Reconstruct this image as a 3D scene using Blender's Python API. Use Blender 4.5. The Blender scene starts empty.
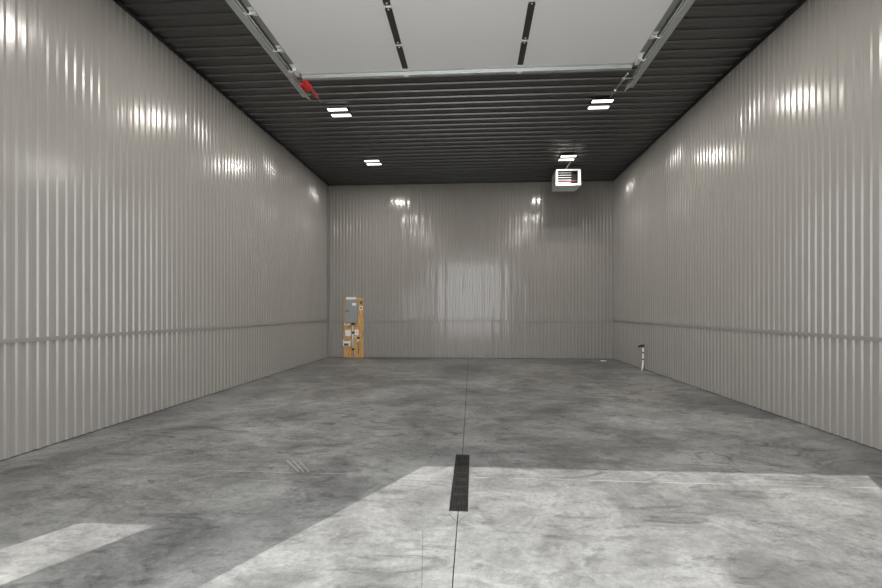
import bpy, bmesh, math, random
from mathutils import Vector, Matrix
random.seed(7)
scene = bpy.context.scene
COL = scene.collection
PI = math.pi

# ------------------------------------------------------------------ dimensions (metres)
XL, XR = -4.507, 4.168          # inner faces of the side walls
YB = 12.738                     # inner face of the rear wall
YF0, YF1 = 0.70, 0.90           # front wall, outer and inner face
H = 5.347                       # ceiling
CX = -0.13                      # centre line of the door
WAIN = 1.145                    # wainscot trim height
PITCH = 0.1016

# ------------------------------------------------------------------ mesh helpers
def box(bm, x0, x1, y0, y1, z0, z1, mi=0):
    vs = [bm.verts.new((x, y, z)) for x in (x0, x1) for y in (y0, y1) for z in (z0, z1)]
    fs = []
    for q in ((0,1,3,2), (4,6,7,5), (0,4,5,1), (2,3,7,6), (0,2,6,4), (1,5,7,3)):
        f = bm.faces.new([vs[i] for i in q]); f.material_index = mi; fs.append(f)
    return vs, fs

def bevel(bm, w, seg=2):
    bmesh.ops.bevel(bm, geom=bm.edges[:], offset=w, segments=seg, affect='EDGES', profile=0.5)

def tube(bm, pts, r, n=12, mi=0, cap=True):
    pts = [Vector(p) for p in pts]
    rings = []
    up = Vector((0, 0, 1))
    for i, p in enumerate(pts):
        if i == 0: d = pts[1] - p
        elif i == len(pts) - 1: d = p - pts[i-1]
        else: d = (pts[i+1] - p).normalized() + (p - pts[i-1]).normalized()
        d.normalize()
        u = up if abs(d.z) < 0.9 else Vector((1, 0, 0))
        a = d.cross(u).normalized(); b = d.cross(a).normalized()
        rr = r[i] if isinstance(r, (list, tuple)) else r
        rings.append([bm.verts.new(p + (a*math.cos(2*PI*k/n) + b*math.sin(2*PI*k/n))*rr) for k in range(n)])
    for i in range(len(rings)-1):
        for k in range(n):
            f = bm.faces.new((rings[i][k], rings[i][(k+1) % n], rings[i+1][(k+1) % n], rings[i+1][k]))
            f.smooth = True; f.material_index = mi
    if cap:
        for R_ in (rings[0][::-1], rings[-1]):
            f = bm.faces.new(R_); f.material_index = mi

def prism(bm, prof, axis, t0, t1, mi=0):
    """closed 2-D profile swept straight along an axis (0 x, 1 y, 2 z)"""
    def P(a, b, t):
        return ((t, a, b), (a, t, b), (a, b, t))[axis]
    A = [bm.verts.new(P(a, b, t0)) for a, b in prof]
    B = [bm.verts.new(P(a, b, t1)) for a, b in prof]
    n = len(prof)
    for i in range(n):
        f = bm.faces.new((A[i], A[(i+1) % n], B[(i+1) % n], B[i])); f.material_index = mi
    f = bm.faces.new(A[::-1]); f.material_index = mi
    f = bm.faces.new(B); f.material_index = mi

def obj(name, bm, mats, parent=None, fixn=True):
    if fixn:
        bmesh.ops.recalc_face_normals(bm, faces=bm.faces[:])
    me = bpy.data.meshes.new(name)
    bm.to_mesh(me); bm.free()
    for m in (mats if isinstance(mats, (list, tuple)) else [mats]):
        me.materials.append(m)
    o = bpy.data.objects.new(name, me); COL.objects.link(o)
    if parent is not None:
        o.parent = parent
        o.matrix_parent_inverse = Matrix.Translation(-Vector(parent.location))
    return o

def struct(name, bm, mats, label=None, cat=None, parent=None, fixn=True):
    o = obj(name, bm, mats, parent, fixn)
    if parent is None:
        o['kind'] = 'structure'
        if label: o['label'] = label
        if cat: o['category'] = cat
    return o

def tag(o, label, cat, group=None):
    o['label'] = label; o['category'] = cat
    if group: o['group'] = group
    return o

def thing(name, label, cat, loc, group=None):
    o = bpy.data.objects.new(name, None); COL.objects.link(o)
    o.location = loc; o.empty_display_size = 0.1
    return tag(o, label, cat, group)

def bx(name, r, mat, parent=None, bev=0.0, label=None):
    bm = bmesh.new(); box(bm, *r)
    if bev: bevel(bm, bev)
    o = obj(name, bm, mat, parent)
    if label: o['label'] = label
    return o

def copy_tree(o, parent=None):
    c = o.copy(); COL.objects.link(c)
    if parent is not None: c.parent = parent
    for ch in list(o.children): copy_tree(ch, c)
    return c

# ------------------------------------------------------------------ materials
def newmat(name):
    m = bpy.data.materials.new(name); m.use_nodes = True
    nt = m.node_tree
    return m, nt, nt.nodes['Principled BSDF']

def simple(name, col, rough=0.5, metal=0.0, var=0.06, scale=30.0, bump=0.0, spec=0.5):
    m, nt, b = newmat(name)
    N, L = nt.nodes, nt.links
    tc = N.new('ShaderNodeTexCoord')
    no = N.new('ShaderNodeTexNoise'); no.inputs['Scale'].default_value = scale; no.inputs['Detail'].default_value = 4
    L.new(tc.outputs['Object'], no.inputs['Vector'])
    r = N.new('ShaderNodeMapRange')
    r.inputs['To Min'].default_value = 1-var; r.inputs['To Max'].default_value = 1+var
    L.new(no.outputs['Fac'], r.inputs['Value'])
    mx = N.new('ShaderNodeVectorMath'); mx.operation = 'SCALE'
    mx.inputs[0].default_value = col
    L.new(r.outputs['Result'], mx.inputs['Scale'])
    L.new(mx.outputs['Vector'], b.inputs['Base Color'])
    b.inputs['Roughness'].default_value = rough
    b.inputs['Metallic'].default_value = metal
    b.inputs['Specular IOR Level'].default_value = spec
    if bump:
        bp = N.new('ShaderNodeBump'); bp.inputs['Strength'].default_value = bump; bp.inputs['Distance'].default_value = 0.002
        L.new(no.outputs['Fac'], bp.inputs['Height']); L.new(bp.outputs['Normal'], b.inputs['Normal'])
    return m

def painted_sheet(name, col, rough, stretch, wav, spec=0.5, dist=0.02, var=0.012):
    """coil-coated steel: even paint, slightly wavy sheet"""
    m, nt, b = newmat(name)
    N, L = nt.nodes, nt.links
    tc = N.new('ShaderNodeTexCoord')
    mp = N.new('ShaderNodeMapping'); mp.inputs['Scale'].default_value = stretch
    L.new(tc.outputs['Object'], mp.inputs['Vector'])
    n1 = N.new('ShaderNodeTexNoise'); n1.inputs['Scale'].default_value = 1.0; n1.inputs['Detail'].default_value = 2.05
    L.new(mp.outputs['Vector'], n1.inputs['Vector'])
    bp = N.new('ShaderNodeBump'); bp.inputs['Strength'].default_value = wav; bp.inputs['Distance'].default_value = dist
    L.new(n1.outputs['Fac'], bp.inputs['Height']); L.new(bp.outputs['Normal'], b.inputs['Normal'])
    n2 = N.new('ShaderNodeTexNoise'); n2.inputs['Scale'].default_value = 0.7; n2.inputs['Detail'].default_value = 5
    L.new(tc.outputs['Object'], n2.inputs['Vector'])
    r = N.new('ShaderNodeMapRange'); r.inputs['To Min'].default_value = 1-var; r.inputs['To Max'].default_value = 1+var
    L.new(n2.outputs['Fac'], r.inputs['Value'])
    mx = N.new('ShaderNodeVectorMath'); mx.operation = 'SCALE'; mx.inputs[0].default_value = col
    L.new(r.outputs['Result'], mx.inputs['Scale']); L.new(mx.outputs['Vector'], b.inputs['Base Color'])
    b.inputs['Roughness'].default_value = rough
    b.inputs['Specular IOR Level'].default_value = spec
    return m

def emitter(name, col, strength):
    m, nt, b = newmat(name)
    b.inputs['Base Color'].default_value = (0.8, 0.8, 0.8, 1)
    b.inputs['Emission Color'].default_value = (*col, 1)
    b.inputs['Emission Strength'].default_value = strength
    return m

def concrete(name, marks=True):
    m, nt, b = newmat(name)
    N, L = nt.nodes, nt.links
    def math_(op, a, b_=None, c_=None, clamp=False):
        n = N.new('ShaderNodeMath'); n.operation = op; n.use_clamp = clamp
        for i, v in enumerate((a, b_, c_)):
            if v is None: continue
            if isinstance(v, (int, float)): n.inputs[i].default_value = v
            else: L.new(v, n.inputs[i])
        return n.outputs[0]
    tc = N.new('ShaderNodeTexCoord')
    P = tc.outputs['Object']
    sp = N.new('ShaderNodeSeparateXYZ'); L.new(P, sp.inputs[0])
    X, Y = sp.outputs['X'], sp.outputs['Y']
    def noise(scale, detail=6, rough=0.6, dist=0.0, vec=P, sc=None):
        if sc:
            mp = N.new('ShaderNodeMapping'); mp.inputs['Scale'].default_value = sc[:3]
            if len(sc) > 3: mp.inputs['Rotation'].default_value = (0, 0, sc[3])
            L.new(vec, mp.inputs['Vector']); vec = mp.outputs['Vector']
        n = N.new('ShaderNodeTexNoise'); n.inputs['Scale'].default_value = scale
        n.inputs['Detail'].default_value = detail; n.inputs['Roughness'].default_value = rough
        n.inputs['Distortion'].default_value = dist
        L.new(vec, n.inputs['Vector']); return n.outputs['Fac']
    def rng(v, a, b_, c_, d, clamp=True):
        n = N.new('ShaderNodeMapRange'); n.clamp = clamp
        for k, q in (('From Min', a), ('From Max', b_), ('To Min', c_), ('To Max', d)): n.inputs[k].default_value = q
        L.new(v, n.inputs['Value']); return n.outputs['Result']
    big = noise(0.55, 7, 0.62, 0.6)
    mid = noise(1.7, 8, 0.68, 1.2, sc=(1.0, 1.25, 1, 0.5))
    swirl = noise(2.6, 9, 0.7, 2.2, sc=(0.55, 1.3, 1, -0.3))
    fine = noise(28, 6, 0.7)
    grit = noise(75, 4, 0.65)
    # value
    v = rng(big, 0.38, 0.60, 0.68, 1.14)
    v = math_('MULTIPLY', v, rng(mid, 0.38, 0.60, 0.70, 1.16))
    v = math_('MULTIPLY', v, rng(swirl, 0.36, 0.46, 0.62, 1.0))
    v = math_('MULTIPLY', v, rng(swirl, 0.58, 0.72, 1.0, 1.14))
    fl2 = noise(7.5, 10, 0.76, 1.2, sc=(0.7, 1.4, 1, 0.6))
    v = math_('MULTIPLY', v, rng(fl2, 0.38, 0.48, 0.74, 1.0))
    v = math_('MULTIPLY', v, rng(fl2, 0.56, 0.68, 1.0, 1.15))
    v = math_('MULTIPLY', v, rng(fine, 0.32, 0.68, 0.82, 1.15))
    v = math_('MULTIPLY', v, rng(grit, 0.32, 0.68, 0.89, 1.09))
    white = None
    if marks:
        def seg(p0, p1, w):
            """1 on a thin straight line from p0 to p1"""
            dx, dy = p1[0]-p0[0], p1[1]-p0[1]; ln = math.hypot(dx, dy); ux, uy = dx/ln, dy/ln
            rx, ry = math_('SUBTRACT', X, p0[0]), math_('SUBTRACT', Y, p0[1])
            t = math_('ADD', math_('MULTIPLY', rx, ux), math_('MULTIPLY', ry, uy))
            d = math_('ABSOLUTE', math_('SUBTRACT', math_('MULTIPLY', rx, uy), math_('MULTIPLY', ry, ux)))
            k = math_('LESS_THAN', d, w)
            k = math_('MULTIPLY', k, math_('GREATER_THAN', t, 0.0))
            return math_('MULTIPLY', k, math_('LESS_THAN', t, ln))
        dark = None
        for s in (((-0.177, 2.96), (-0.115, 2.85), 0.004), ((-0.04, 2.96), (-0.105, 2.85), 0.004),
                  ((-0.389, 4.28), (-0.43, 3.93), 0.004), ((-0.389, 4.28), (-0.33, 4.12), 0.004),
                  ((-0.262, 2.1), (-0.332, 2.73), 0.0025)):
            k = seg(*s); dark = k if dark is None else math_('MAXIMUM', dark, k)
        v = math_('MULTIPLY', v, math_('SUBTRACT', 1.0, math_('MULTIPLY', dark, 0.45)))
        # darker cure blotches in the slab
        nb = noise(3.2, 8, 0.7, 1.0)
        for (sx, sy, sr, sa) in STAINS:
            rx, ry = math_('SUBTRACT', X, sx), math_('SUBTRACT', Y, sy)
            dd = math_('SQRT', math_('ADD', math_('MULTIPLY', rx, rx), math_('MULTIPLY', ry, ry)))
            dd = math_('ADD', math_('DIVIDE', dd, sr), math_('MULTIPLY', math_('SUBTRACT', nb, 0.5), 2.6))
            v = math_('MULTIPLY', v, rng(dd, 0.35, 0.95, 1.0-sa, 1.0))
        # dark ring left on the slab right of the middle
        rx, ry = math_('SUBTRACT', X, 2.35), math_('SUBTRACT', Y, 4.24)
        dd = math_('SQRT', math_('ADD', math_('MULTIPLY', rx, rx), math_('MULTIPLY', ry, ry)))
        dd = math_('ADD', dd, math_('MULTIPLY', math_('SUBTRACT', noise(9, 5, 0.7), 0.5), 0.12))
        ring = math_('MULTIPLY', math_('LESS_THAN', math_('ABSOLUTE', math_('SUBTRACT', dd, 0.15)), 0.02), rng(fine, 0.4, 0.6, 0.0, 1.0))
        v = math_('MULTIPLY', v, math_('SUBTRACT', 1.0, math_('MULTIPLY', ring, 0.4)))
        # pale chalked line across the slab
        ln = seg((-3.3, 3.655), (3.6, 3.585), 0.004)
        ln = math_('MULTIPLY', ln, rng(noise(3.0, 4), 0.4, 0.6, 0.05, 0.40))
        # scuffs and paint flecks
        for s in (((-1.56, 3.66), (-1.80, 3.94), 0.007), ((-1.51, 3.65), (-1.74, 3.94), 0.005), ((-1.46, 3.65), (-1.68, 3.94), 0.004)):
            ln = math_('MAXIMUM', ln, math_('MULTIPLY', seg(*s), 0.22))
        vo = N.new('ShaderNodeTexVoronoi'); vo.inputs['Scale'].default_value = 1.6
        L.new(P, vo.inputs['Vector'])
        sc = N.new('ShaderNodeSeparateColor'); L.new(vo.outputs['Color'], sc.inputs[0])
        fl = math_('LESS_THAN', vo.outputs['Distance'], math_('MULTIPLY', sc.outputs[0], 0.032))
        fl = math_('MULTIPLY', fl, math_('GREATER_THAN', sc.outputs[1], 0.62))
        white = math_('MAXIMUM', ln, math_('MULTIPLY', fl, 0.9))
    base = N.new('ShaderNodeVectorMath'); base.operation = 'SCALE'
    tint = N.new('ShaderNodeMix'); tint.data_type = 'RGBA'
    tint.inputs[6].default_value = (*FLOOR_A, 1); tint.inputs[7].default_value = (*FLOOR_B, 1)
    L.new(rng(noise(0.8, 4), 0.35, 0.65, 0, 1), tint.inputs[0])
    L.new(tint.outputs[2], base.inputs[0]); L.new(v, base.inputs['Scale'])
    out = base.outputs['Vector']
    if white is not None:
        mx = N.new('ShaderNodeMix'); mx.data_type = 'RGBA'
        L.new(white, mx.inputs[0]); L.new(out, mx.inputs[6]); mx.inputs[7].default_value = (0.72, 0.72, 0.70, 1)
        out = mx.outputs[2]
    L.new(out, b.inputs['Base Color'])
    L.new(rng(mid, 0.3, 0.7, 0.42, 0.62), b.inputs['Roughness'])
    b.inputs['Specular IOR Level'].default_value = 0.35
    bp = N.new('ShaderNodeBump'); bp.inputs['Strength'].default_value = 0.55; bp.inputs['Distance'].default_value = 0.007
    hsum = math_('ADD', math_('ADD', math_('MULTIPLY', swirl, 0.8), math_('MULTIPLY', fl2, 0.6)), math_('MULTIPLY', fine, 0.35))
    L.new(hsum, bp.inputs['Height']); L.new(bp.outputs['Normal'], b.inputs['Normal'])
    return m

def plywood(name):
    m, nt, b = newmat(name)
    N, L = nt.nodes, nt.links
    tc = N.new('ShaderNodeTexCoord')
    mp = N.new('ShaderNodeMapping'); mp.inputs['Scale'].default_value = (9, 9, 1.6)
    L.new(tc.outputs['Object'], mp.inputs['Vector'])
    n = N.new('ShaderNodeTexNoise'); n.inputs['Scale'].default_value = 2.2; n.inputs['Detail'].default_value = 6; n.inputs['Distortion'].default_value = 1.4
    L.new(mp.outputs['Vector'], n.inputs['Vector'])
    cr = N.new('ShaderNodeValToRGB')
    cr.color_ramp.elements[0].position = 0.3; cr.color_ramp.elements[0].color = (0.42, 0.22, 0.07, 1)
    cr.color_ramp.elements[1].position = 0.7; cr.color_ramp.elements[1].color = (0.78, 0.49, 0.20, 1)
    L.new(n.outputs['Fac'], cr.inputs['Fac']); L.new(cr.outputs['Color'], b.inputs['Base Color'])
    b.inputs['Roughness'].default_value = 0.7
    return m

STAINS = ((-2.75, 5.6, 0.55, 0.28), (-1.95, 4.55, 0.45, 0.25), (-1.75, 2.50, 0.38, 0.28), (-1.10, 3.36, 0.36, 0.36),
          (2.75, 9.4, 0.8, 0.25), (1.0, 4.25, 0.5, 0.25), (1.05, 6.1, 0.5, 0.2), (1.95, 4.7, 0.5, 0.22), (-2.4, 9.0, 0.8, 0.25))
FLOOR_A = (0.214, 0.215, 0.210)
FLOOR_B = (0.240, 0.243, 0.236)
LED = 4.0
LAMP_W = 52.0
WALLC = (0.306, 0.291, 0.272)

M = {}
M['wall_side'] = painted_sheet('taupe_sheet_side', WALLC, 0.19, (5.0, 5.0, 0.8), 0.38)
M['wall_rear'] = painted_sheet('taupe_sheet_rear', WALLC, 0.13, (7.0, 7.0, 0.5), 0.50)
M['trim'] = painted_sheet('taupe_trim', (0.268, 0.257, 0.241), 0.35, (0.5, 0.5, 0.5), 0.02)
M['black_sheet'] = painted_sheet('black_sheet', (0.005, 0.0052, 0.0047), 0.33, (0.8, 3.0, 1.0), 0.08, spec=0.5)
_b = M['black_sheet'].node_tree.nodes['Principled BSDF']       # rolled sheet: gloss drawn out along the ribs
_b.inputs['IOR'].default_value = 2.05
_b.inputs['Anisotropic'].default_value = 0.75
_t = M['black_sheet'].node_tree.nodes.new('ShaderNodeCombineXYZ'); _t.inputs[0].default_value = 1.0
M['black_sheet'].node_tree.links.new(_t.outputs[0], _b.inputs['Tangent'])
M['black_trim'] = painted_sheet('black_trim', (0.008, 0.008, 0.008), 0.4, (1, 1, 1), 0.1)
M['backing'] = simple('wall_backing', (0.08, 0.08, 0.08), 0.9)
M['siding'] = simple('front_wall_sheet', (0.42, 0.41, 0.385), 0.4)
M['floor'] = concrete('stained_concrete')
FLOOR_A = (0.66, 0.65, 0.63); FLOOR_B = (0.74, 0.73, 0.71)
M['drive'] = concrete('driveway_concrete', False)
M['groove'] = simple('dark_joint_filler', (0.035, 0.035, 0.033), 0.9)  # near-black bottom of the sawn joints and bed under the slabs
M['door'] = simple('door_skin', (0.73, 0.73, 0.72), 0.45, var=0.02, scale=60, bump=0.05)
M['galv'] = simple('galvanised_steel', (0.50, 0.52, 0.51), 0.42, 0.6, var=0.12, scale=25)
M['galv_dark'] = simple('dull_galvanised_steel', (0.30, 0.31, 0.30), 0.5, 0.5, var=0.1, scale=25)
M['zinc'] = simple('bright_zinc', (0.75, 0.75, 0.73), 0.35, 0.4, var=0.08)
M['stile'] = simple('black_stile', (0.03, 0.03, 0.028), 0.5)
M['red'] = simple('red_paint', (0.62, 0.025, 0.02), 0.4)
M['brass'] = simple('dull_brass_rod', (0.45, 0.36, 0.22), 0.4, 0.6)
M['dark'] = simple('dark_plastic', (0.02, 0.02, 0.02), 0.5)
M['white'] = simple('white_plastic', (0.88, 0.88, 0.87), 0.4, var=0.02)
M['paper'] = simple('white_paper', (0.90, 0.89, 0.87), 0.8, var=0.03)
M['heater'] = simple('heater_enamel', (0.80, 0.81, 0.80), 0.4, var=0.02)
M['heater_in'] = simple('heater_inside', (0.015, 0.015, 0.015), 0.7)
M['copper'] = simple('hot_red_tube', (0.55, 0.06, 0.06), 0.4)
M['panel'] = simple('grey_enamel', (0.31, 0.335, 0.34), 0.4, var=0.03)
M['ply'] = plywood('oriented_strand_board')
M['navy'] = simple('navy_print', (0.03, 0.035, 0.09), 0.6)
M['grate'] = simple('cast_grate', (0.018, 0.018, 0.017), 0.55, 0.2, var=0.2, scale=60)
M['led'] = emitter('lit_led_bar', (1.0, 0.95, 0.87), LED)

# ------------------------------------------------------------------ setting: sheets
def rib_profile(t0, t1, phase):
    """(t, depth) points: a trapezoid rib every PITCH; its rising flank is centred on phase"""
    pts = []
    k = math.floor((t0 - phase)/PITCH) - 1
    D = 0.0135
    while True:
        c = phase + k*PITCH
        if c > t1 + PITCH: break
        for dt, d in ((-0.0065, 0), (0.0065, D), (0.0435, D), (0.0565, 0)):
            pts.append((c+dt, d))
        k += 1
    pts = [p for p in pts if t0 <= p[0] <= t1]
    return [(t0, pts[0][1])] + pts + [(t1, pts[-1][1])]

def sheet(bm, prof, put, s0, s1, mi=0):
    A = [bm.verts.new(put(t, d, s0)) for t, d in prof]
    B = [bm.verts.new(put(t, d, s1)) for t, d in prof]
    for i in range(len(prof)-1):
        f = bm.faces.new((A[i], A[i+1], B[i+1], B[i])); f.material_index = mi

def side_wall(name, x, sgn, phase):
    bm = bmesh.new()
    prof = rib_profile(YF1, YB, phase)
    put = lambda t, d, z: (x + sgn*d, t, z)
    sheet(bm, prof, put, 0.012, WAIN-0.015)
    sheet(bm, prof, put, WAIN+0.01, H)
    a, b_ = x - sgn*0.16, x - sgn*0.004
    box(bm, min(a, b_), max(a, b_), YF0, YB+0.16, 0, H+0.15, 1)
    return struct(name, bm, [M['wall_side'], M['backing']], fixn=False)
side_wall('wall_left', XL, 1, 3.777)
side_wall('wall_right', XR, -1, 4.632)

bm = bmesh.new()
prof = rib_profile(XL, XR, XL+0.055)
put = lambda t, d, z: (t, YB - d, z)
sheet(bm, prof, put, 0.012, WAIN-0.015); sheet(bm, prof, put, WAIN+0.01, H)
box(bm, XL, XR, YB+0.004, YB+0.16, 0, H+0.15, 1)
struct('wall_back', bm, [M['wall_rear'], M['backing']], fixn=False)

# front wall with the door opening and one narrow window, behind the camera's view
OX0, OX1, OH = -2.20, 1.81, 4.27
WX0, WX1, WZ0, WZ1 = -3.76, -3.10, 0.95, 2.70
bm = bmesh.new()
for r in ((XL, WX0, 0, H), (WX0, WX1, 0, WZ0), (WX0, WX1, WZ1, H), (WX1, OX0, 0, H), (OX0, OX1, OH, H), (OX1, XR, 0, H)):
    box(bm, r[0], r[1], YF0, YF1, r[2], r[3])
struct('wall_front', bm, M['siding'])
bm = bmesh.new()
for r in ((WX0-0.05, WX0, WZ0-0.05, WZ1+0.05), (WX1, WX1+0.05, WZ0-0.05, WZ1+0.05), (WX0, WX1, WZ1, WZ1+0.05), (WX0, WX1, WZ0-0.05, WZ0)):
    box(bm, r[0], r[1], YF1, YF1+0.02, r[2], r[3])
struct('window_1', bm, M['white'])

# ceiling: black ribbed liner, ribs run across the room
bm = bmesh.new()
CP = 0.2286; c0 = 5.5516
pts = []
k = math.floor((YF1-c0)/CP) - 1
while c0 + k*CP < YB + CP:
    c = c0 + k*CP
    for dt, d in ((-0.006, 0), (0.006, 0.023), (0.033, 0.023), (0.045, 0),
                  (0.088, 0), (0.094, 0.004), (0.106, 0.004), (0.112, 0), (0.150, 0), (0.156, 0.004), (0.168, 0.004), (0.174, 0)):
        pts.append((c+dt, d))
    k += 1
pts = [p for p in pts if YF1 <= p[0] <= YB]
prof = [(YF1, pts[0][1])] + pts + [(YB, pts[-1][1])]
sheet(bm, prof, lambda t, d, x: (x, t, H - d), XL, XR)
box(bm, XL, XR, YF0, YB, H+0.004, H+0.15, 1)
struct('ceiling', bm, [M['black_sheet'], M['backing']], fixn=False)

# trims
TW = 0.07
def trim_run(name, boxes, mat):
    bm = bmesh.new()
    for r in boxes: box(bm, *r)
    return struct(name, bm, mat)
trim_run('trim_1', [(XL+0.014, XL+TW, YF1, YB-0.02, H-0.030, H-0.0235), (XL+0.014, XL+0.018, YF1, YB-0.02, H-0.036, H-0.030)], M['black_trim'])
trim_run('trim_2', [(XR-TW, XR-0.014, YF1, YB-0.02, H-0.030, H-0.0235), (XR-0.018, XR-0.014, YF1, YB-0.02, H-0.036, H-0.030)], M['black_trim'])
trim_run('trim_3', [(XL+TW, XR-TW, YB-TW, YB-0.014, H-0.030, H-0.0235), (XL+0.02, XR-0.02, YB-0.018, YB-0.014, H-0.036, H-0.030)], M['black_trim'])
def z_trim(name, kind):
    bm = bmesh.new()
    z0, z1 = WAIN-0.02, WAIN+0.028
    z1 = WAIN+0.022
    if kind == 'L': prism(bm, [(XL, z0), (XL+0.022, z0), (XL+0.022, z1), (XL, z1)], 1, YF1, YB-0.03)
    if kind == 'R': prism(bm, [(XR, z0), (XR-0.022, z0), (XR-0.022, z1), (XR, z1)], 1, YF1, YB-0.03)
    if kind == 'B': prism(bm, [(YB, z0), (YB-0.022, z0), (YB-0.022, z1), (YB, z1)], 0, XL+0.03, XR-0.03)
    struct(name, bm, M['trim'])
z_trim('trim_4', 'L'); z_trim('trim_5', 'R'); z_trim('trim_6', 'B')
trim_run('trim_7', [(XL+0.0, XL+0.045, YB-0.018, YB-0.0145, 0.01, H-0.06), (XL+0.0145, XL+0.018, YB-0.05, YB-0.018, 0.01, H-0.06)], M['trim'])
trim_run('trim_8', [(XR-0.045, XR, YB-0.018, YB-0.0145, 0.01, H-0.06), (XR-0.018, XR-0.0145, YB-0.05, YB-0.018, 0.01, H-0.06)], M['trim'])

# floor: slabs either side of the sawn centre joint, with the drain pocket left open
DX0, DX1, DY0, DY1 = -0.178, -0.040, 3.00, 4.195
jx = -0.111
bm = bmesh.new()
g = 0.003
jxb = -0.165                                   # the joint drifts a little towards the rear wall
def slab(pts_):
    vs = [bm.verts.new((x, y, 0)) for x, y in pts_]
    lo = [bm.verts.new((x, y, -0.03)) for x, y in pts_]
    bm.faces.new(vs)
    n = len(vs)
    for i in range(n): bm.faces.new((vs[i], lo[i], lo[(i+1) % n], vs[(i+1) % n]))
slab([(XL, YF0), (jx-g, YF0), (jx-g, DY0), (DX0, DY0), (DX0, DY1), (jx-g, DY1), (jxb-g, YB), (XL, YB)])
slab([(jx+g, YF0), (XR, YF0), (XR, YB), (jxb+g, YB), (jx+g, DY1), (DX1, DY1), (DX1, DY0), (jx+g, DY0)])
box(bm, XL-0.16, XR+0.16, YF0, YB+0.16, -0.16, -0.10, 1)
for r in ((XL-0.16, XL, YF0, YB+0.16), (XR, XR+0.16, YF0, YB+0.16), (XL, XR, YB, YB+0.16)):
    box(bm, r[0], r[1], r[2], r[3], -0.10, -0.001, 1)
box(bm, jxb-0.03, jx+0.03, DY1, YB, -0.03, -0.018, 1)
box(bm, jx-0.03, jx+0.03, YF0, DY0, -0.03, -0.018, 1)
struct('floor', bm, [M['floor'], M['groove']])

bm = bmesh.new(); box(bm, -40, 40, -45, YF0, -0.12, -0.005)
struct('ground', bm, M['drive'])

# ------------------------------------------------------------------ floor drain
t = thing('floor_drain', 'long dark slotted trench drain grate set in the concrete floor', 'drain', ((DX0+DX1)/2, (DY0+DY1)/2, -0.06))
bm = bmesh.new()
e = 0.002
box(bm, DX0+e, DX1-e, DY0+e, DY1-e, -0.095, -0.085)
box(bm, DX0+e, DX0+0.006, DY0+e, DY1-e, -0.085, -0.012); box(bm, DX1-0.006, DX1-e, DY0+e, DY1-e, -0.085, -0.012)
obj('channel', bm, M['dark'], t)
bm = bmesh.new()
for r in ((DX0+e, DX0+0.011, DY0+e, DY1-e), (DX1-0.011, DX1-e, DY0+e, DY1-e), (DX0+0.011, DX1-0.011, DY0+e, DY0+0.012), (DX0+0.011, DX1-0.011, DY1-0.012, DY1-e)):
    box(bm, *r, -0.012, -0.001)
obj('frame', bm, M['grate'], t)
half = (DY0+DY1)/2
for y0, y1 in ((DY0+0.013, half-0.002), (half+0.002, DY1-0.013)):
    bm = bmesh.new()
    w = (DX1-DX0-0.026); x0 = DX0+0.013
    n = 6
    for i in range(n):
        cx = x0 + w*(i+0.5)/n
        box(bm, cx-0.0055, cx+0.0055, y0, y1, -0.022, -0.003)
    ny = 5
    for j in range(ny):
        cy = y0 + (y1-y0)*(j+0.02 if j == 0 else j)/(ny-1)
        cy = min(max(cy, y0+0.006), y1-0.006)
        box(bm, x0, x0+w, cy-0.005, cy+0.005, -0.022, -0.0045)
    obj('grate', bm, M['grate'], t)

# ------------------------------------------------------------------ overhead door
DZ = 4.50                                       # inner face of the raised door
DL, DR = -2.285, 2.025                          # door edges
YE = 5.375                                      # deep end
SEC = 0.61
door = thing('garage_door', 'raised white overhead sectional garage door hanging flat below the black ceiling', 'garage door', (CX, YE, DZ))
ST = (-0.862, 0.578)                            # centre stiles
for i in range(7):
    y1 = YE - i*SEC; y0 = y1 - SEC + 0.002
    bm = bmesh.new()
    box(bm, DL, DR, y0, y1, DZ, DZ+0.05)
    s = obj('door_section', bm, M['door'], door)
    for cx in ST:
        bm = bmesh.new()
        box(bm, cx-0.036, cx+0.036, y0+0.004, y1-0.004 - (0.075 if i == 0 else 0), DZ-0.003, DZ-0.0002)
        for q in range(4):                      # punched holes with screw heads
            yy = y0 + 0.12 + q*0.12
            tube(bm, [(cx, yy, DZ-0.003), (cx, yy, DZ-0.006)], 0.004, 8)
        o = obj('centre_stile', bm, M['stile'], s); o['label'] = 'black centre stile'
    for cx, sg in ((DL, 1), (DR, -1)):
        bm = bmesh.new()
        a, b_ = cx, cx+sg*0.060
        box(bm, min(a, b_), max(a, b_), y0+0.002, y1-0.002, DZ-0.004, DZ-0.0002)
        a, b_ = cx-sg*0.003, cx
        box(bm, min(a, b_), max(a, b_), y0+0.002, y1-0.002, DZ-0.004, DZ+0.048)
        o = obj('end_stile', bm, M['galv_dark'], s); o['label'] = 'dull grey steel end stile'
bm = bmesh.new()                                # U strut across the deep end
prism(bm, [(YE-0.085, DZ-0.001), (YE-0.085, DZ-0.006), (YE-0.062, DZ-0.006), (YE-0.055, DZ-0.045), (YE-0.018, DZ-0.045), (YE-0.010, DZ-0.006), (YE, DZ-0.006), (YE, DZ-0.001)], 0, DL+0.06, DR-0.06)
o = obj('top_strut', bm, M['galv'], door); o['label'] = 'pale steel stiffening strut across the end of the door'
for cx in ST:
    bm = bmesh.new(); box(bm, cx-0.045, cx+0.045, YE-0.125, YE-0.088, DZ-0.008, DZ-0.0035); box(bm, cx-0.03, cx+0.03, YE-0.053, YE-0.02, DZ-0.05, DZ-0.0455)
    tube(bm, [(cx, YE-0.036, DZ-0.05), (cx, YE-0.036, DZ-0.056)], 0.007, 8)
    obj('strut_clip', bm, M['zinc'], door)
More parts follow.
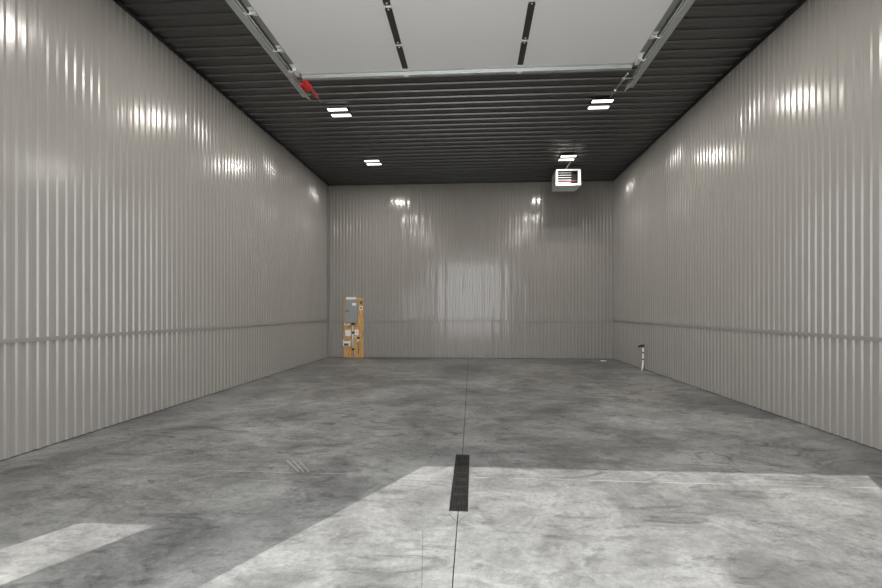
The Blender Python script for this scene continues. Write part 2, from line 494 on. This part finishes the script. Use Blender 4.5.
def hinge_bm(cx, y, w=0.036):
    bm = bmesh.new()
    for a, b_ in ((-0.062, -0.016), (0.016, 0.062)):
        box(bm, cx-w, cx+w, y+a, y+b_, DZ-0.0065, DZ-0.0035, 1)
    tube(bm, [(cx-w-0.003, y, DZ-0.013), (cx+w+0.003, y, DZ-0.013)], 0.008, 10)
    for sx in (-w+0.002, w-0.008):
        box(bm, cx+sx, cx+sx+0.006, y-0.018, y+0.018, DZ-0.022, DZ-0.0035)
    for sy in (-0.042, 0.042):
        tube(bm, [(cx, y+sy, DZ-0.0065), (cx, y+sy, DZ-0.013)], 0.009, 8)
    return bm
for j in range(1, 7):
    y = YE - j*SEC + 0.003
    for cx in ST:
        obj('hinge', hinge_bm(cx, y), [M['zinc'], M['stile']], door)
    for cx, sg in ((DL, 1), (DR, -1)):
        h_ = obj('roller_hinge', hinge_bm(cx+sg*0.028, y, 0.026), [M['zinc'], M['zinc']], door)
        bm = bmesh.new()
        tube(bm, [(cx+sg*0.045, y, DZ-0.032), (cx-sg*0.042, y, DZ-0.032)], 0.0055, 10)
        tube(bm, [(cx-sg*0.042, y, DZ-0.032), (cx-sg*0.060, y, DZ-0.032)], 0.019, 16)
        box(bm, cx+sg*0.028 - 0.02, cx+sg*0.028 + 0.02, y-0.020, y-0.013, DZ-0.042, DZ-0.0225)
        obj('roller', bm, M['zinc'], h_)
for cx, sg in ((DL, 1), (DR, -1)):              # larger top fixtures by the strut
    bm = bmesh.new()
    a = cx+sg*0.003; b_ = cx+sg*0.065
    box(bm, min(a, b_), max(a, b_), YE-0.30, YE-0.11, DZ-0.010, DZ-0.0045)
    box(bm, min(a, b_)+0.01, max(a, b_)-0.01, YE-0.24, YE-0.13, DZ-0.055, DZ-0.010)
    f = obj('top_fixture', bm, M['zinc'], door)
    bm = bmesh.new()
    tube(bm, [(cx+sg*0.01, YE-0.19, DZ-0.032), (cx-sg*0.042, YE-0.19, DZ-0.032)], 0.0055, 10)
    tube(bm, [(cx-sg*0.042, YE-0.19, DZ-0.032), (cx-sg*0.060, YE-0.19, DZ-0.032)], 0.019, 16)
    obj('roller', bm, M['zinc'], f)

# tracks: C channel plus a stiffening angle, horizontal run, bend and drop to the jamb
def sweep(bm, prof, path):
    """prof: (x, n) across; path: (y, z, ny, nz) points with their normal in the y-z plane"""
    rows = [[bm.verts.new((x, y + n*ny, z + n*nz)) for x, n in prof] for (y, z, ny, nz) in path]
    n = len(prof)
    for i in range(len(rows)-1):
        for k_ in range(n):
            bm.faces.new((rows[i][k_], rows[i][(k_+1) % n], rows[i+1][(k_+1) % n], rows[i+1][k_]))
    bm.faces.new(rows[0][::-1]); bm.faces.new(rows[-1])
def track(sg, edge, label):
    t = thing('door_track', label, 'door track', (edge - sg*0.1, 5.87, DZ), 'pair of overhead door tracks')
    zc = DZ - 0.032
    R = 0.30
    def path(yend):
        p = [(yend, zc, 0, 1), (YF1+0.06+R, zc, 0, 1)]
        for a in range(1, 9):
            th = a/8*PI/2
            p.append((YF1+0.06+R-R*math.sin(th), zc-R+R*math.cos(th), -math.sin(th), math.cos(th)))
        p.append((YF1+0.06, 0.02, -1, 0))
        return p
    X0 = edge - sg*0.036                        # lips face the door
    def px(a): return X0 - sg*a
    bm = bmesh.new()
    w = 0.032; tk = 0.003; hh = 0.026
    prof = [(px(0), hh-0.010), (px(0), hh), (px(w), hh), (px(w), -hh), (px(0), -hh), (px(0), -hh+0.010), (px(tk), -hh+0.010), (px(tk), -hh+tk), (px(w-tk), -hh+tk), (px(w-tk), hh-tk), (px(tk), hh-tk), (px(tk), hh-0.010)]
    sweep(bm, prof, path(5.82))
    obj('channel', bm, M['galv'], t)
    bm = bmesh.new()
    q0, q1 = px(w+0.002), px(w+0.046)
    prism(bm, [(q0, zc-hh-0.002), (q1, zc-hh-0.002), (q1, zc-hh+0.002), (px(w+0.006), zc-hh+0.002), (px(w+0.006), zc+0.05), (q0, zc+0.05)], 1, YF1+0.5, 5.76)
    o = obj('stiffening_angle', bm, M['galv'], t)
    for y in (2.6, 5.5):                         # hangers up to the ceiling
        bm = bmesh.new()
        q = px(w+0.008)
        box(bm, min(q, q-sg*0.004), max(q, q-sg*0.004), y-0.016, y+0.016, zc+0.0, H-0.024)
        obj('hanger', bm, M['stile'], t)
    bm = bmesh.new()
    tube(bm, [(px(0.016), 5.79, zc-0.010), (px(0.016), 5.88, zc-0.010)], 0.008, 10)
    box(bm, min(px(0.006), px(0.026)), max(px(0.006), px(0.026)), 5.825, 5.835, zc-0.02, zc+0.01)
    o = obj('end_stop', bm, M['brass'], t)
    return t
track(1, DL, 'galvanised overhead door track on the left, ending beside the red bumper')
track(-1, DR, 'galvanised overhead door track on the right, ending beside the thin dark rod')

# bumpers at the track ends
t = thing('spring_bumper', 'bright red spring bumper with thin rod at the end of left door track', 'bumper', (-2.25, 5.55, DZ-0.03))
bm = bmesh.new()
prism(bm, [(-2.310, 5.50), (-2.235, 5.40), (-2.165, 5.50), (-2.275, 5.68)], 2, DZ-0.036, DZ-0.028)
bevel(bm, 0.002, 1)
box(bm, -2.316, -2.310, 5.48, 5.68, DZ-0.05, DZ-0.006)
obj('mounting_plate', bm, M['red'], t)
bm = bmesh.new()
tube(bm, [(-2.195, 5.36, DZ-0.055), (-2.195, 5.72, DZ-0.055)], 0.019, 16)
tube(bm, [(-2.195, 5.72, DZ-0.055), (-2.195, 5.75, DZ-0.055)], 0.024, 16)
obj('barrel', bm, M['red'], t)
bm = bmesh.new()
tube(bm, [(-2.195, 5.75, DZ-0.055), (-2.195, 5.775, DZ-0.055)], [0.018, 0.012], 12)
tube(bm, [(-2.195, 5.775, DZ-0.055), (-2.195, 5.92, DZ-0.055)], 0.006, 10)
o = obj('plunger_rod', bm, M['brass'], t); o['label'] = 'thin brassy plunger rod'
t = thing('bumper_rod', 'thin dark bumper rod at the end of right door track', 'bumper', (1.96, 5.6, DZ-0.03))
bm = bmesh.new()
tube(bm, [(1.95, 5.42, DZ-0.055), (1.92, 6.02, DZ-0.055)], 0.007, 10)
obj('rod', bm, M['galv_dark'], t)
for p0, p1, r in (((1.944, 5.53), (1.941, 5.59), 0.016), ((1.929, 5.83), (1.927, 5.87), 0.014)):
    bm = bmesh.new(); tube(bm, [(*p0, DZ-0.055), (*p1, DZ-0.055)], r, 12)
    obj('collar', bm, M['galv_dark'], t)
bm = bmesh.new(); box(bm, 1.955, 2.061, 5.545, 5.575, DZ-0.060, DZ-0.050)
obj('mounting_bracket', bm, M['stile'], t)

# ------------------------------------------------------------------ ceiling lights
def led_light(x, y, label):
    t = thing('ceiling_light', label, 'ceiling light', (x, y, H-0.02), 'square twin bar ceiling lights')
    zt = H - 0.0235
    bm = bmesh.new(); box(bm, x-0.19, x+0.19, y-0.17, y+0.17, zt-0.030, zt); bevel(bm, 0.004, 1)
    obj('housing', bm, M['stile'], t)
    for s in (-1, 1):
        bm = bmesh.new(); box(bm, x-0.185, x+0.185, y+s*0.120-0.042, y+s*0.120+0.042, zt-0.040, zt-0.0302)
        obj('led_bar', bm, M['led'], t)
        ld = bpy.data.lights.new('led_lamp', 'AREA'); ld.shape = 'RECTANGLE'; ld.size = 0.36; ld.size_y = 0.09
        ld.energy = LAMP_W/2; ld.color = (1.0, 0.95, 0.885)
        lo = bpy.data.objects.new('led_lamp', ld); COL.objects.link(lo)
        lo.parent = t; lo.location = (0, s*0.125, zt - 0.042 - t.location.z)
    return t
for x, y, lb in ((-2.602, 8.00, 'lit square twin bar ceiling light nearest the red bumper'),
                 (-2.612, 10.75, 'small lit square twin bar ceiling light on the left, toward the rear wall'),
                 (2.362, 7.96, 'lit square twin bar ceiling light nearest the dark bumper rod'),
                 (2.360, 10.70, 'lit square twin bar ceiling light just above the hanging heater'),
                 (-2.60, 5.25, 'twin bar ceiling light above the raised door, over its deep left end'),
                 (2.36, 5.22, 'twin bar ceiling light above the raised door, over its deep right end'),
                 (-2.60, 2.50, 'twin bar ceiling light above the raised door, by the front wall on the left'),
                 (2.36, 2.48, 'twin bar ceiling light above the raised door, by the front wall on the right')):
    led_light(x, y, lb)

# ------------------------------------------------------------------ unit heater
hx0, hx1, hy0, hy1, hz0, hz1 = 2.200, 2.857, 11.35, 11.93, 4.793, 5.222
t = thing('unit_heater', 'white hanging unit heater with louvred front near the rear right corner', 'heater', ((hx0+hx1)/2, (hy0+hy1)/2, hz0))
bm = bmesh.new()
b = 0.05
ox0, ox1, oz0, oz1 = hx0+0.045, hx1-0.075, hz0+0.045, hz1-0.035
box(bm, hx0, hx1, hy0+0.25, hy1, hz0, hz1)
for r in ((hx0, ox0, hz0, hz1), (ox1, hx1, hz0, hz1), (ox0, ox1, hz0, oz0), (ox0, ox1, oz1, hz1)):
    box(bm, r[0], r[1], hy0, hy0+0.25, r[2], r[3])
bmesh.ops.remove_doubles(bm, verts=bm.verts[:], dist=1e-5)
obj('casing', bm, M['heater'], t)
bm = bmesh.new(); box(bm, ox0+0.001, ox1-0.001, hy0+0.22, hy0+0.249, oz0+0.001, oz1-0.001)
obj('burner_back', bm, M['heater_in'], t)
bm = bmesh.new()
box(bm, ox0+0.001, ox0+0.008, hy0+0.02, hy0+0.219, oz0+0.001, oz1-0.001); box(bm, ox1-0.008, ox1-0.001, hy0+0.02, hy0+0.219, oz0+0.001, oz1-0.001)
box(bm, ox0+0.008, ox1-0.008, hy0+0.02, hy0+0.219, oz1-0.008, oz1-0.001); box(bm, ox0+0.008, ox1-0.008, hy0+0.02, hy0+0.219, oz0+0.001, oz0+0.008)
obj('burner_lining', bm, M['heater_in'], t)
xm = ox0 + (ox1-ox0)*0.68
for i in range(5):
    z = oz0 + 0.035 + i*(oz1-oz0-0.03)/5
    bm = bmesh.new()
    prism(bm, [(hy0+0.012, z), (hy0+0.014, z-0.003), (hy0+0.065, z+0.024), (hy0+0.063, z+0.027)], 0, ox0+0.009, xm)
    obj('louvre', bm, M['heater'], t)
for z in (oz0+0.105,):
    bm = bmesh.new(); tube(bm, [(ox0+0.009, hy0+0.10, z), (ox1-0.009, hy0+0.10, z)], 0.010, 12)
    o = obj('heating_tube', bm, M['copper'], t); o['label'] = 'red heating tube'
for x in (hx0+0.04, hx1-0.04):
    for y in (hy0+0.1, hy1-0.1):
        bm = bmesh.new(); tube(bm, [(x, y, hz1), (x, y, H-0.0235)], 0.006, 8)
        obj('hanging_rod', bm, M['dark'], t)
bm = bmesh.new()
tube(bm, [(2.48, hy0+0.15, hz1), (2.48, hy0+0.10, hz1+0.03), (2.50, hy0-0.10, hz1+0.07), (2.53, hy0-0.28, H-0.0235)], 0.017, 12)
o = obj('supply_pipe', bm, M['zinc'], t)
bm = bmesh.new()
tube(bm, [(hx1-0.03, hy1-0.06, hz0), (hx1-0.03, hy1-0.06, hz0-0.07)], 0.018, 12)
obj('drip_leg', bm, M['galv_dark'], t)

# ------------------------------------------------------------------ electrical board on the rear wall
YW = YB - 0.0138                                # face of the ribs
bx0, bx1 = -4.000, -3.385
bd = bx('plywood_backboard', (bx0, bx1, YW-0.016, YW-0.0005, 0.005, 1.83), M['ply'])
tag(bd, 'tall narrow tan plywood backboard standing against the rear wall', 'board')
YP = YW - 0.016                                # board face
t = thing('electrical_panel', 'grey steel breaker panel mounted at the top of the plywood board', 'electrical panel', (-3.735, YP, 1.08))
px0, px1, pz0, pz1 = -3.925, -3.545, 1.075, 1.785
bx('cabinet', (px0, px1, YP-0.10, YP, pz0, pz1), M['panel'], t, 0.004)
dr = bx('panel_door', (px0+0.025, px1-0.025, YP-0.108, YP-0.1005, pz0+0.03, pz1-0.06), M['panel'], t, 0.002)
bx('latch', (px0+0.035, px0+0.105, YP-0.116, YP-0.1085, 1.415, 1.445), M['dark'], dr)
o = bx('warning_label', (px1-0.165, px1-0.04, YP-0.1095, YP-0.1082, 1.60, 1.68), M['paper'], dr, label='white printed warning label')
o = bx('rating_label', (px1-0.175, px1-0.05, YP-0.1095, YP-0.1082, 1.695, 1.712), M['copper'], dr, label='thin reddish label strip')
bk = bmesh.new(); box(bk, -3.90, -3.595, YP-0.085, YP-0.01, pz1+0.001, pz1+0.075); bevel(bk, 0.006)
bk = obj('paper_booklet', bk, M['paper']); tag(bk, 'stack of white papers lying on top of the grey breaker panel', 'papers')

t = thing('conduit_pipe', 'grey vertical conduit running from breaker panel down to the floor', 'conduit', (-3.70, YP-0.05, 0.0))
bm = bmesh.new(); tube(bm, [(-3.70, YP-0.05, 0.003), (-3.70, YP-0.05, pz0-0.001)], 0.024, 16)
obj('pipe', bm, M['zinc'], t)
for z in (0.26, 0.77, 1.03):
    bm = bmesh.new(); tube(bm, [(-3.70, YP-0.05, z-0.03), (-3.70, YP-0.05, z+0.03)], 0.033, 16)
    box(bm, -3.75, -3.65, YP-0.012, YP-0.001, z-0.014, z+0.014)
    obj('strap', bm, M['stile'], t)

def plate(name, r, mat, label, cat, depth, bev=0.006):
    o = bx(name, (r[0], r[1], YP-depth, YP+0.0005, r[2], r[3]), mat, None, bev)
    return tag(o, label, cat)
plate('junction_box', (-3.945, -3.775, 0.66, 0.855), M['white'], 'square white cover box on the plywood, left of the conduit', 'box', 0.03)
t = thing('switch_plate', 'white switch plate on the plywood, just right of the conduit', 'switch', (-3.60, YP, 0.68))
bx('plate', (-3.655, -3.535, YP-0.012, YP, 0.69, 0.865), M['white'], t, 0.004)
bx('toggle', (-3.60, -3.59, YP-0.026, YP-0.0125, 0.745, 0.81), M['galv_dark'], t, 0.002)
t = thing('wall_outlet', 'white outlet plate with dark socket at the right edge of plywood', 'outlet', (-3.46, YP, 1.44))
bx('plate', (-3.505, -3.405, YP-0.012, YP, 1.465, 1.585), M['white'], t, 0.004)
bx('socket', (-3.478, -3.432, YP-0.018, YP-0.0125, 1.50, 1.55), M['dark'], t, 0.002)
t = thing('breaker_switch', 'small black toggle switch near the top right corner of plywood', 'switch', (-3.46, YP, 1.68))
bx('bracket', (-3.50, -3.40, YP-0.02, YP, 1.715, 1.735), M['dark'], t, 0.002)
bx('body', (-3.478, -3.432, YP-0.03, YP, 1.655, 1.705), M['dark'], t, 0.003)
t = thing('instruction_placard', 'white and navy printed placard low on the left of plywood', 'sign', (-3.90, YP, 0.36))
bx('placard', (-4.02, -3.795, YP-0.006, YP+0.0005, 0.355, 0.555), M['white'], t)
bx('header_strip', (-3.99, -3.81, YP-0.008, YP-0.0062, 0.520, 0.550), M['dark'], t)
bx('print_block', (-3.985, -3.90, YP-0.008, YP-0.0062, 0.365, 0.435), M['navy'], t)
bx('print_block', (-3.89, -3.845, YP-0.008, YP-0.0062, 0.365, 0.435), M['navy'], t)
t = thing('wire_connector', 'small white wiring block under the breaker panel, left of the conduit', 'connector', (-3.85, YP, 0.97))
bx('block', (-3.90, -3.795, YP-0.03, YP+0.0005, 0.985, 1.05), M['white'], t, 0.006)
bm = bmesh.new(); tube(bm, [(-3.87, YP-0.02, 0.984), (-3.86, YP-0.03, 0.95), (-3.83, YP-0.03, 0.93), (-3.80, YP-0.02, 0.955), (-3.80, YP-0.02, 0.984)], 0.009, 8)
obj('wire', bm, M['dark'], t)
tg = plate('paper_tag', (-3.975, -3.945, 0.98, 1.07), M['paper'], 'narrow white tag at the left edge of plywood under the panel', 'tag', 0.004, 0)
t = thing('hanging_cable', 'white cable clamp with black dangling cable on the right of plywood', 'cable', (-3.56, YP, 0.5))
bm = bmesh.new(); tube(bm, [(-3.662, YP-0.02, 0.672), (-3.64, YP-0.02, 0.645), (-3.60, YP-0.02, 0.60)], 0.012, 10)
obj('white_lead', bm, M['white'], t)
bm = bmesh.new(); tube(bm, [(-3.59, YP-0.018, 0.648), (-3.545, YP-0.018, 0.662), (-3.50, YP-0.018, 0.648)], 0.016, 10)
obj('clamp_hood', bm, M['galv'], t)
bx('plug', (-3.565, -3.515, YP-0.04, YP, 0.49, 0.57), M['white'], t, 0.006)
bx('socket', (-3.57, -3.51, YP-0.036, YP, 0.575, 0.635), M['dark'], t, 0.005)
bm = bmesh.new(); tube(bm, [(-3.54, YP-0.02, 0.489), (-3.545, YP-0.02, 0.35), (-3.535, YP-0.02, 0.22), (-3.545, YP-0.02, 0.09)], 0.009, 8)
o = obj('cable', bm, M['dark'], t); o['label'] = 'black hanging cable'

# ------------------------------------------------------------------ hydrant by the right wall
hx, hy = 4.07, 10.325
t = thing('water_hydrant', 'slim white standpipe with dark tap handle beside the right wall', 'hydrant', (hx, hy, 0.0))
bm = bmesh.new(); tube(bm, [(hx-0.03, hy, 0.002), (hx-0.012, hy, 0.07), (hx, hy, 0.16), (hx+0.003, hy, 0.56)], 0.020, 14)
obj('pipe', bm, M['white'], t)
for z in (0.27, 0.43):
    bm = bmesh.new(); tube(bm, [(hx+0.001, hy, z-0.014), (hx+0.001, hy, z+0.014)], 0.024, 14)
    obj('band', bm, M['dark'], t)
bm = bmesh.new()
tube(bm, [(hx+0.003, hy, 0.561), (hx+0.003, hy, 0.625)], 0.024, 14)
tube(bm, [(hx-0.02, hy, 0.595), (hx-0.09, hy, 0.585), (hx-0.12, hy, 0.565)], [0.020, 0.018, 0.016], 12)
obj('tap_body', bm, M['dark'], t)
bm = bmesh.new(); tube(bm, [(hx-0.07, hy, 0.600), (hx-0.07, hy, 0.625)], 0.007, 8); tube(bm, [(hx-0.07, hy, 0.626), (hx-0.07, hy, 0.638)], 0.032, 14)
obj('handle', bm, M['galv_dark'], t)

# cleanout cover on the floor by the rear wall
bm = bmesh.new(); tube(bm, [(3.72, 12.25, 0.001), (3.72, 12.25, 0.012)], 0.085, 24)
o = obj('cleanout_cover', bm, M['white']); tag(o, 'flat round white cover on the floor near the rear right corner', 'floor cover')

# ------------------------------------------------------------------ light
sd = bpy.data.lights.new('sun', 'SUN'); sd.energy = 5.0; sd.angle = math.radians(0.2); sd.color = (1.0, 0.97, 0.92)
so = bpy.data.objects.new('sun', sd); COL.objects.link(so)
az = math.atan(0.55); el = math.radians(49.9)
d = Vector((math.sin(az)*math.cos(el), math.cos(az)*math.cos(el), -math.sin(el)))
so.rotation_euler = d.to_track_quat('-Z', 'Y').to_euler(); so.location = (-6, -10, 14)

w = bpy.data.worlds.new('sky'); scene.world = w; w.use_nodes = True
bg = w.node_tree.nodes['Background']
bg.inputs['Color'].default_value = (0.95, 0.975, 1.0, 1); bg.inputs['Strength'].default_value = 5.6

# ------------------------------------------------------------------ camera
cd = bpy.data.cameras.new('camera'); cd.sensor_width = 36.0; cd.lens = 418.72/882*36.0
cd.shift_x = (441-449.91)/882; cd.shift_y = (310.89-294)/882
cd.clip_start = 0.05; cd.clip_end = 200
co = bpy.data.objects.new('camera', cd); COL.objects.link(co)
co.location = (0, 0, 1.437); co.rotation_euler = (PI/2, 0, 0.0566)
scene.camera = co

scene.view_settings.view_transform = 'Standard'; scene.view_settings.look = 'None'
scene.view_settings.gamma = 1.0; scene.view_settings.use_curve_mapping = False
scene.view_settings.exposure = 0.0
scene.cycles.use_denoising = True
scene.cycles.max_bounces = 10; scene.cycles.diffuse_bounces = 6; scene.cycles.glossy_bounces = 5
scene.cycles.sample_clamp_indirect = 6.0
